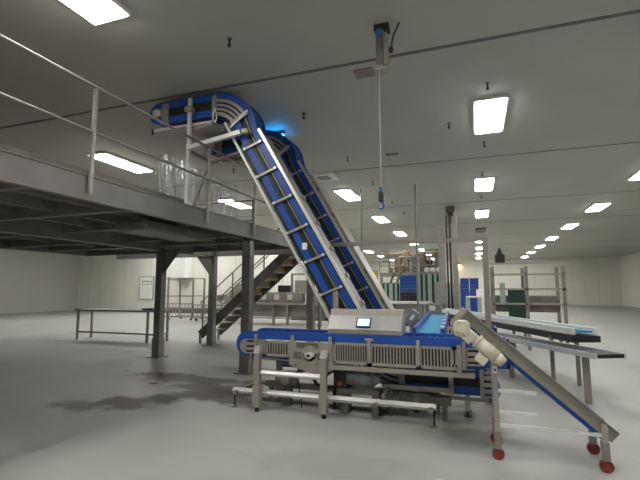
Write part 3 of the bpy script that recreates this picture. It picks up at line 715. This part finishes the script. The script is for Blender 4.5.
# tall machine frame at the right
t = thing('packing_machine', 'tall steel machine frame with green panels beyond right post', 'machine', (1.2, 13.5, 0))
for x in (.45, 1.3, 2.2):
    for y in (13, 14): B().box(x-.04, x+.04, y-.04, y+.04, 0, 2.25).build('upright', 'dull', t)
for z in (1.2, 1.6, 2.0, 2.3): B().box(.4, 2.25, 12.96, 13.04, z, z+.05).build('rail', 'steel', t)
B().box(.5, 2.1, 13.1, 13.9, 1.0, 1.45).build('body', 'grime', t, bevel=.03)
B().box(.82, 1.25, 12.97, 13.0, .7, 1.6).build('green_panel', 'greenblack', t); B().box(.62, .76, 12.97, 13.0, 1.25, 1.8).build('pale_panel', 'palegreen', t)
B().box(.55, .8, 13.2, 13.6, 2.35, 2.6).cyl((.68, 13.4, 2.6), (.68, 13.4, 2.8), .1, 12, .03).build('dosing_head', 'dark', t)
t = thing('side_table', 'white topped table in front of blue crates at right', 'table', (.1, 16.5, 0))
B().box(-.35, .55, 16.3, 16.9, 1.33, 1.38).build('tabletop', 'white', t)
for x in (-.3, .1, .5): B().box(x-.07, x+.07, 16.35, 16.42, 0, 1.33).build('leg', 'palegreen', t)
B().box(.0, .5, 16.5, 16.8, 1.38, 1.62).build('white_unit', 'white', t, bevel=.03)

# ------------------------------------------------------------------ crates at the back
def crate(name, lab, m, x, y, z, group):
    tt = thing(name, lab, 'crate', (x, y, z), group)
    b = B(); w, dpt, h = .18, .2, .145
    b.box(-w, w, -dpt, dpt, 0, .02)
    for (a0, a1, b0, b1) in ((-w, w, -dpt, -dpt+.015), (-w, w, dpt-.015, dpt), (-w, -w+.015, -dpt, dpt), (w-.015, w, -dpt, dpt)): b.box(a0, a1, b0, b1, 0, h)
    o = b.build('tub', m, tt); o.location = (0, 0, 0)
    o = B().box(-w-.012, w+.012, -dpt-.012, -dpt, h-.02, h+.0).box(-w-.012, -w, -dpt-.012, dpt, h-.02, h).box(w, w+.012, -dpt-.012, dpt, h-.02, h).build('rim', m, tt); o.location = (0, 0, 0)
    return tt
def stack(x, y, n, nb, where):
    for k in range(n):
        m = 'dark' if k < nb else 'blue'
        kk = ('black' if k < nb else 'blue')
        idx = k if k < nb else k-nb
        key = kk
        lab = '%s plastic crate, %s from the %s, %s' % (kk, ORD[idx] if k < nb else ORD[n-k-1], 'floor' if k < nb else 'top', where)
        if key not in crates: crates[key] = crate('plastic_crate', lab, m, x, y, k*.151, 'stacked plastic crates')
        else: dup(crates[key], (x, y, k*.151), lab, 'stacked plastic crates')
crates = {}
ORD = 'first second third fourth fifth sixth seventh eighth ninth tenth eleventh twelfth thirteenth fourteenth'.split()
stack(-3.08, 20, 15, 10, 'left column of stack by the conduit')
stack(-2.70, 20, 15, 10, 'right column of stack by the conduit')
stack(-.46, 20, 14, 0, 'left column of stack behind right table')
stack(-.07, 20, 14, 0, 'right column of stack behind right table')

# dark green cages with pale posts
def cage(x0, x1, y, z1, n, lab):
    tt = thing('glazed_partition', lab, 'partition', ((x0+x1)/2, y, 0))
    B().box(x0, x1, y, y+.04, .1, z1).build('dark_panel', 'greenblack', tt)
    for i in range(n+1):
        x = x0+(x1-x0)*i/n; w = .05 if i % 2 else .09
        B().box(x-w, x+w, y-.03, y, 0, z1).build('pale_post', 'palegreen', tt)
    B().box(x0, x1, y-.02, y+.06, z1, z1+.06).build('head_rail', 'dull', tt)
    B().box(x0, x1, y-.02, y+.06, 0, .1).build('sill', 'dull', tt)
cage(-4.9, -3.4, 21, 1.9, 6, 'dark green panels with pale posts left of the blue crates')
cage(-2.45, -1.45, 20, 2.3, 4, 'tall dark green panels with pale posts right of the blue crates')
cage(-1.35, -.75, 22, 1.9, 3, 'low dark green panels with pale posts behind the service column')
t = thing('steel_table', 'long stainless work table in front of crate stacks', 'table', (-2.6, 17.0, 0))
B().box(-3.3, -1.6, 16.6, 17.4, 1.08, 1.16).build('tabletop', 'bright', t)
for x in (-3.1, -1.8): B().box(x-.04, x+.04, 16.7, 16.78, 0, 1.08).build('leg', 'dull', t)
B().box(-2.95, -1.95, 16.75, 17.3, .55, 1.08).build('drawer_unit', 'dull', t)
t = thing('steel_table', 'lower steel bench with undershelf left of the operator display', 'table', (-1.95, 12, 0))
B().box(-2.7, -1.5, 11.8, 12.4, .82, .87).build('tabletop', 'steel', t); B().box(-2.6, -1.6, 11.85, 12.35, .3, .34).build('undershelf', 'dull', t)
for x in (-2.6, -1.6):
    for y in (11.85, 12.3): B().box(x-.03, x+.03, y-.03, y+.03, 0, .82).build('leg', 'dull', t)

# mezzanine with machines
t = thing('mezzanine', 'distant steel mezzanine with handrail, carrying brown machinery', 'platform', (-3.4, 26, 0))
B().box(-5.3, -1.8, 25, 27.5, 2.42, 2.6).build('deck', 'galv', t)
for x in (-5.2, -4, -2.9, -1.9): B().box(x-.06, x+.06, 25.05, 25.17, 0, 2.42).build('post', 'dull', t)
for z in (3.0, 3.5): B().cyl((-5.3, 25.05, z), (-1.8, 25.05, z), .03, 8).build('rail', 'galv', t)
for i in range(7): B().cyl((-5.3+i*.58, 25.05, 2.6), (-5.3+i*.58, 25.05, 3.5), .025, 6).build('rail_post', 'galv', t)
rnd = random.Random(7)
bx = [(-4.35, .42, .9, 'brown'), (-3.85, .36, 1.25, 'brown'), (-3.4, .34, .95, 'grime'), (-2.95, .3, 1.1, 'brown'), (-2.5, .36, .7, 'dark'), (-2.1, .3, 1.15, 'brown')]
names = ['squat brown', 'tall brown', 'grey', 'narrow brown', 'short black', 'tan']
for (x, w, h, m), nme in zip(bx, names):
    tt = thing('hopper_machine', '%s machine on the distant mezzanine deck' % nme, 'machine', (x, 26, 2.6))
    B().box(x-w*.42, x+w*.42, 25.7, 26.3, 2.6, 2.6+h*.55).build('body', 'grime' if m != 'dark' else 'dark', tt, bevel=.02)
    B().prism([(x-w*.3, 2.6+h*.55), (x+w*.3, 2.6+h*.55), (x+w*.55, 2.6+h), (x-w*.55, 2.6+h)], 25.75, 26.25).build('hopper', m, tt)
    B().cyl((x, 26, 2.6+h), (x, 26, 2.6+h+.15), .08, 10).build('inlet', 'dull', tt)
t = thing('pipe_gantry', 'dark pipe and cable gantry above the distant mezzanine machines', 'gantry', (-3.4, 26.4, 2.6))
for x in (-5.0, -3.9, -2.8, -1.9): B().box(x-.05, x+.05, 26.5, 26.6, 2.6, 4.1).build('post', 'grime', t)
for z in (3.3, 3.6, 3.95): B().box(-5.4, -1.7, 26.48, 26.56, z, z+.09).build('rail', 'grime', t)
B().bar((-5.0, 26.45, 2.6), (-3.9, 26.45, 3.6), .06).bar((-2.8, 26.45, 3.6), (-3.9, 26.45, 2.6), .06).build('brace', 'dull', t)
B().tube([(-5.3, 26.4, 3.75), (-4.2, 26.4, 3.85), (-3.4, 26.4, 3.7), (-2.0, 26.4, 3.8)], .05).build('hose', 'brown', t)
for i, (x, w_) in enumerate(((-4.7, .22), (-4.1, .3), (-3.2, .2), (-2.65, .28), (-2.25, .2))):
    tag(B().box(x-w_/2, x+w_/2, 25.25, 25.55, 2.6, 2.9+.08*(i % 3)).build('carton', 'brown', bevel=.01), ('leftmost', 'second', 'middle', 'fourth', 'rightmost')[i]+' brown carton along the edge of the distant mezzanine deck', 'carton', 'cartons on the mezzanine')
t = thing('bag_pile', 'white sacks lying under the distant mezzanine rail', 'bags', (-2.3, 25.3, 2.6))
for i in range(3): B().box(-2.75+i*.33, -2.45+i*.33, 25.2, 25.6, 2.6, 2.88).build('sack', 'white', t, bevel=.08)
t = thing('access_ladder', 'dark ladder stair leaning up to the distant mezzanine', 'ladder', (-4.9, 24.3, 0))
B().bar((-5.3, 24.2, 0), (-4.4, 24.9, 2.6), .06, .12).bar((-4.9, 24.0, 0), (-4.0, 24.7, 2.6), .06, .12).build('stringer', 'grime', t)
for i in range(9): B().box(-5.2+i*.1, -4.75+i*.1, 24.15+i*.078, 24.3+i*.078, .26*i+.1, .26*i+.14).build('tread', 'dull', t)
t = thing('wall_lamp', 'warm glowing lamp high on the far wall', 'lamp', (-1.9, 51.9, 4.5))
B().box(-2.2, -1.6, 51.7, 52, 4.45, 4.7).build('housing', 'dull', t); B().box(-2.15, -1.65, 51.68, 51.9, 4.4, 4.45).build('bulb', 'warm', t)
# far line of machines
t = thing('far_machine', 'distant row machine with steel housing by the far wall', 'machine', (-2.5, 40, 0))
B().box(-4.5, -.5, 39.5, 41, 0, 1.5).build('body', 'dull', t); B().box(-4, -1, 39.6, 40.9, 1.5, 2.1).build('head', 'white', t)
t = thing('far_machine', 'distant pale machine block behind the left machines', 'machine', (-8, 38, 0))
B().box(-9, -6.5, 37.5, 39, 0, 1.6).build('body', 'galv', t); B().box(-8.6, -7, 37.6, 38.8, 1.6, 2.2).build('head', 'dull', t)

# ------------------------------------------------------------------ stairs
t = thing('staircase', 'steel staircase with yellow-edged treads leading up to the platform', 'stairs', (-7.7, 11.75, 0))
sa, sb = (-7.9, .25), (-4.75, 2.9)
for y in (11.25, 12.25):
    B().bar((sa[0], y, sa[1]), (sb[0], y, sb[1]), .04, .26).build('stringer', 'grime', t)
for k in range(12):
    f = (k+.5)/12; x = sa[0]+(sb[0]-sa[0])*f; z = sa[1]+(sb[1]-sa[1])*f
    tr = B().box(x-.13, x+.13, 11.27, 12.23, z-.02, z+.02).build('tread', 'dull', t)
    B().box(x-.14, x-.11, 11.27, 12.23, z-.03, z+.024).build('nosing', 'yellowpaint' if k > 4 else 'bright', tr)
    if k > 3:
        B().box(x+.1, x+.115, 11.27, 12.23, z, z+.20).build('riser', 'brown', tr)
        B().slats(x-.12, x+.10, 11.3, 12.2, 1, z-.026, z-.021).build('tread_grip', 'brown', tr)
for y in (11.25, 12.25):
    for dz in (.55, .95):
        B().cyl((sa[0]-.05, y, sa[1]+dz), (sb[0], y, sb[1]+dz), .02, 8).build('handrail', 'dull', t)
    for f in (.02, .34, .67, .98):
        x = sa[0]+(sb[0]-sa[0])*f; z = sa[1]+(sb[1]-sa[1])*f
        B().cyl((x, y, z), (x, y, z+.95), .022, 8).build('baluster', 'dull', t)
    B().box(sa[0]-.03, sa[0]+.03, y-.03, y+.03, 0, .3).build('foot', 'dull', t)
B().box(-4.8, -4.1, 11.2, 12.3, 2.78, 2.88).build('landing', 'galv', t)
B().box(-4.16, -4.1, 12.24, 12.3, 0, 2.78).build('landing_leg', 'galv', t)

# ------------------------------------------------------------------ left background
t = thing('whiteboard', 'white notice board with dark handwriting on the cream wall', 'whiteboard', (-23.1, 25.9, 1.7))
B().box(-23.7, -22.5, 25.93, 25.99, .95, 2.55).build('board', 'white', t)
b = B()
for i in range(7):
    x = -23.5+i*.14; b.box(x, x+.09, 25.915, 25.93, 2.15+.04*(i % 3), 2.24+.05*(i % 2))
for i in range(5): b.box(-23.5+i*.2, -23.38+i*.2, 25.915, 25.93, 2.0, 2.04)
b.build('writing', 'ink', t)
B().box(-23.76, -23.7, 25.92, 25.99, .9, 2.6).box(-22.5, -22.44, 25.92, 25.99, .9, 2.6).box(-23.76, -22.44, 25.92, 25.99, 2.55, 2.6).box(-23.76, -22.44, 25.92, 25.99, .9, .95).build('frame', 'dull', t)
tag(B().box(-22.0, -21.85, 25.9, 26, 1.95, 2.05).build('wall_socket', 'dull'), 'small grey socket on wall right of the notice board', 'socket')
t = thing('wall_duct', 'tall white boxed duct hanging down the cream wall', 'duct', (-19.7, 25.6, 2.3))
B().box(-20.3, -19.15, 25.2, 26, 2.35, CZ).build('duct', 'white', t); B().box(-20.36, -19.1, 25.15, 26, 2.28, 2.35).build('lip', 'dull', t)
for x0, x1, lab in ((-11.65, -11.1, 'left pale vertical duct on the wall above the machine line'), (-9.75, -9.3, 'right pale vertical duct on the wall near the front elevator')):
    tag(B().box(x0, x1, 25.5, 26, 1.2, CZ).build('wall_duct', 'white'), lab, 'duct')
# bench bottom left
t = thing('workbench', 'grey steel workbench at left with bottom rail', 'workbench', (-9.5, 11.2, 0))
B().box(-12.5, -9.2, 10.75, 11.5, .92, .97).build('tabletop', 'greyplastic', t)
for x in (-9.25, -9.55, -12.4):
    for y in (10.85, 11.4): B().box(x-.03, x+.03, y-.03, y+.03, 0, .92).build('leg', 'steel', t)
B().box(-12.4, -9.2, 10.83, 10.87, .22, .27).box(-9.27, -9.23, 10.85, 11.4, .22, .27).build('bottom_rail', 'steel', t)
tag(B().box(-9.9, -9.5, 10.95, 11.25, .97, 1.03).build('tool_tray', 'black', bevel=.01), 'black tray lying on the grey workbench', 'tray')
# trolley
t = thing('rack_trolley', 'tall steel tube rack trolley with low mesh basket by the wall', 'trolley', (-15, 19.7, 0))
for x in (-15.7, -14.1):
    for y in (19.3, 20.3): B().box(x-.035, x+.035, y-.035, y+.035, .1, 2.3 if x < -15 else 2.2).build('upright', 'dull', t)
for z in (.15, .55, 1.25, 2.2): B().box(-15.9, -14.1, 19.28, 19.33, z, z+.05).box(-15.9, -14.1, 20.27, 20.32, z, z+.05).build('rail', 'dull', t)
B().slats(-15.9, -14.1, .2, .9, 9, 19.2, 19.22, .12).box(-15.9, -14.1, 19.2, 19.22, .85, .9).build('basket', 'steel', t)
for x in (-15.6, -14.2):
    B().cyl((x, 19.3, .06), (x, 19.34, .06), .06, 12).cyl((x, 20.3, .06), (x, 20.34, .06), .06, 12).build('castor', 'dark', t)
t = thing('hand_cart', 'steel cart with slatted low side standing right of the rack trolley', 'cart', (-13.0, 19.5, 0))
B().slats(-13.9, -11.9, .15, .85, 8, 19.1, 19.13, .12).box(-13.9, -11.9, 19.1, 19.13, .8, .85).box(-13.9, -11.9, 19.1, 20, .15, .2).build('body', 'dull', t)
B().box(-13.3, -12.1, 19.3, 19.9, .85, 1.05).build('white_tub', 'white', t, bevel=.03)
B().box(-12.7, -12.3, 19.4, 19.8, 1.05, 1.35).build('grey_tub', 'dull', t, bevel=.03)
B().cyl((-13.8, 19.2, .07), (-13.8, 19.25, .07), .07, 12).cyl((-12, 19.2, .07), (-12, 19.25, .07), .07, 12).build('wheel', 'dark', t)
t = thing('floor_curb', 'low dark service curb along foot of the cream wall', 'curb', (-17, 25, 0))
B().box(-21, -15.5, 25.2, 25.9, 0, .35).build('curb', 'grime', t)
# long machine line behind the elevators
t = thing('process_line', 'long low stainless process table behind the elevators', 'machine', (-9.4, 18.5, 0))
B().box(-11.6, -6.4, 18.2, 19.4, .92, 1.02).build('tabletop', 'steel', t)
B().box(-11.2, -6.4, 18.5, 19.2, .35, .92).build('body', 'dull', t)
B().box(-11.6, -6.4, 18.3, 18.36, .28, .33).build('lower_rail', 'dull', t)
for x in (-11.4, -10.5, -8.9, -8.2, -6.6): B().box(x-.05, x+.05, 18.3, 18.4, 0, .92).build('leg', 'dull', t)
B().box(-11.0, -7.6, 18.6, 19.1, 1.02, 1.5).build('guard', 'galv', t, bevel=.05)
B().box(-7.4, -6.5, 18.6, 19.1, 1.02, 1.42).build('guard', 'galv', t, bevel=.05)
for i in range(9): B().box(-10.7+i*.34, -10.45+i*.34, 18.57, 18.6, 1.15, 1.4).build('inspection_panel', 'bright' if i % 2 else 'dull', t)
B().prism([(-11.7, 1.02), (-11.0, 1.02), (-10.6, 1.9), (-11.0, 1.9)], 18.5, 19.2).build('infeed_chute', 'steel', t)
B().box(-8.24, -8.16, 18.8, 18.9, 1.5, 2.35).box(-8.24, -7.3, 18.8, 18.9, 2.3, 2.38).build('arm', 'dull', t)
B().box(-8.0, -7.3, 18.7, 19.2, 1.42, 2.05).build('control_cabinet', 'steel', t, bevel=.02)
tt = tag(B().box(-8.86, -8.3, 18.65, 19.1, 1.5, 1.82).build('equipment_box', 'black', bevel=.04), 'black equipment box on top of the process line guard', 'box')
tag(B().box(-9.4, -6.5, 21.5, 21.9, 0, .45).build('low_barrier', 'dark'), 'low dark barrier on the floor behind the process line', 'barrier')
# floor litter
for i, (x, y, s, lab) in enumerate(((-5.30, 6.22, .09, 'reddish scrap lying in floor stain at left, left of its neighbour'), (-5.2, 6.42, .07, 'reddish scrap lying in floor stain at left, right of its neighbour'), (-.35, 3.95, .03, 'tiny pale scrap on the bare floor at front'))):
    b = B(); n = 8; r = random.Random(i)
    pts = [(x+s*(.6+.5*r.random())*math.cos(2*PI*k/n), y+s*.6*(.6+.5*r.random())*math.sin(2*PI*k/n)) for k in range(n)]
    vs = [(a, c, .0) for a, c in pts]+[(a, c, .012) for a, c in pts]
    b.add(vs, [tuple(range(n))[::-1], tuple(range(n, 2*n))]+[(k, (k+1) % n, n+(k+1) % n, n+k) for k in range(n)])
    tag(b.build('floor_scrap', 'orange' if i < 2 else 'cream'), lab, 'scrap')

# ------------------------------------------------------------------ world, camera, colour
w = bpy.data.worlds.new('world'); SC.world = w; w.use_nodes = True
w.node_tree.nodes['Background'].inputs[0].default_value = (.5, .5, .5, 1); w.node_tree.nodes['Background'].inputs[1].default_value = .2
F = 430.0
cam = bpy.data.cameras.new('camera'); cam.sensor_width = 36; cam.lens = F/640*36; cam.clip_end = 200
co = bpy.data.objects.new('camera', cam); COL.objects.link(co); co.location = (0, 0, 1.6)
pitch = math.atan(50/F); yaw = math.atan(156*math.cos(pitch)/F)
co.rotation_euler = (PI/2+pitch, 0, yaw)
SC.camera = co
SC.view_settings.view_transform = 'Standard'; SC.view_settings.look = 'None'
SC.view_settings.gamma = 1; SC.view_settings.use_curve_mapping = False
SC.view_settings.exposure = 0.92
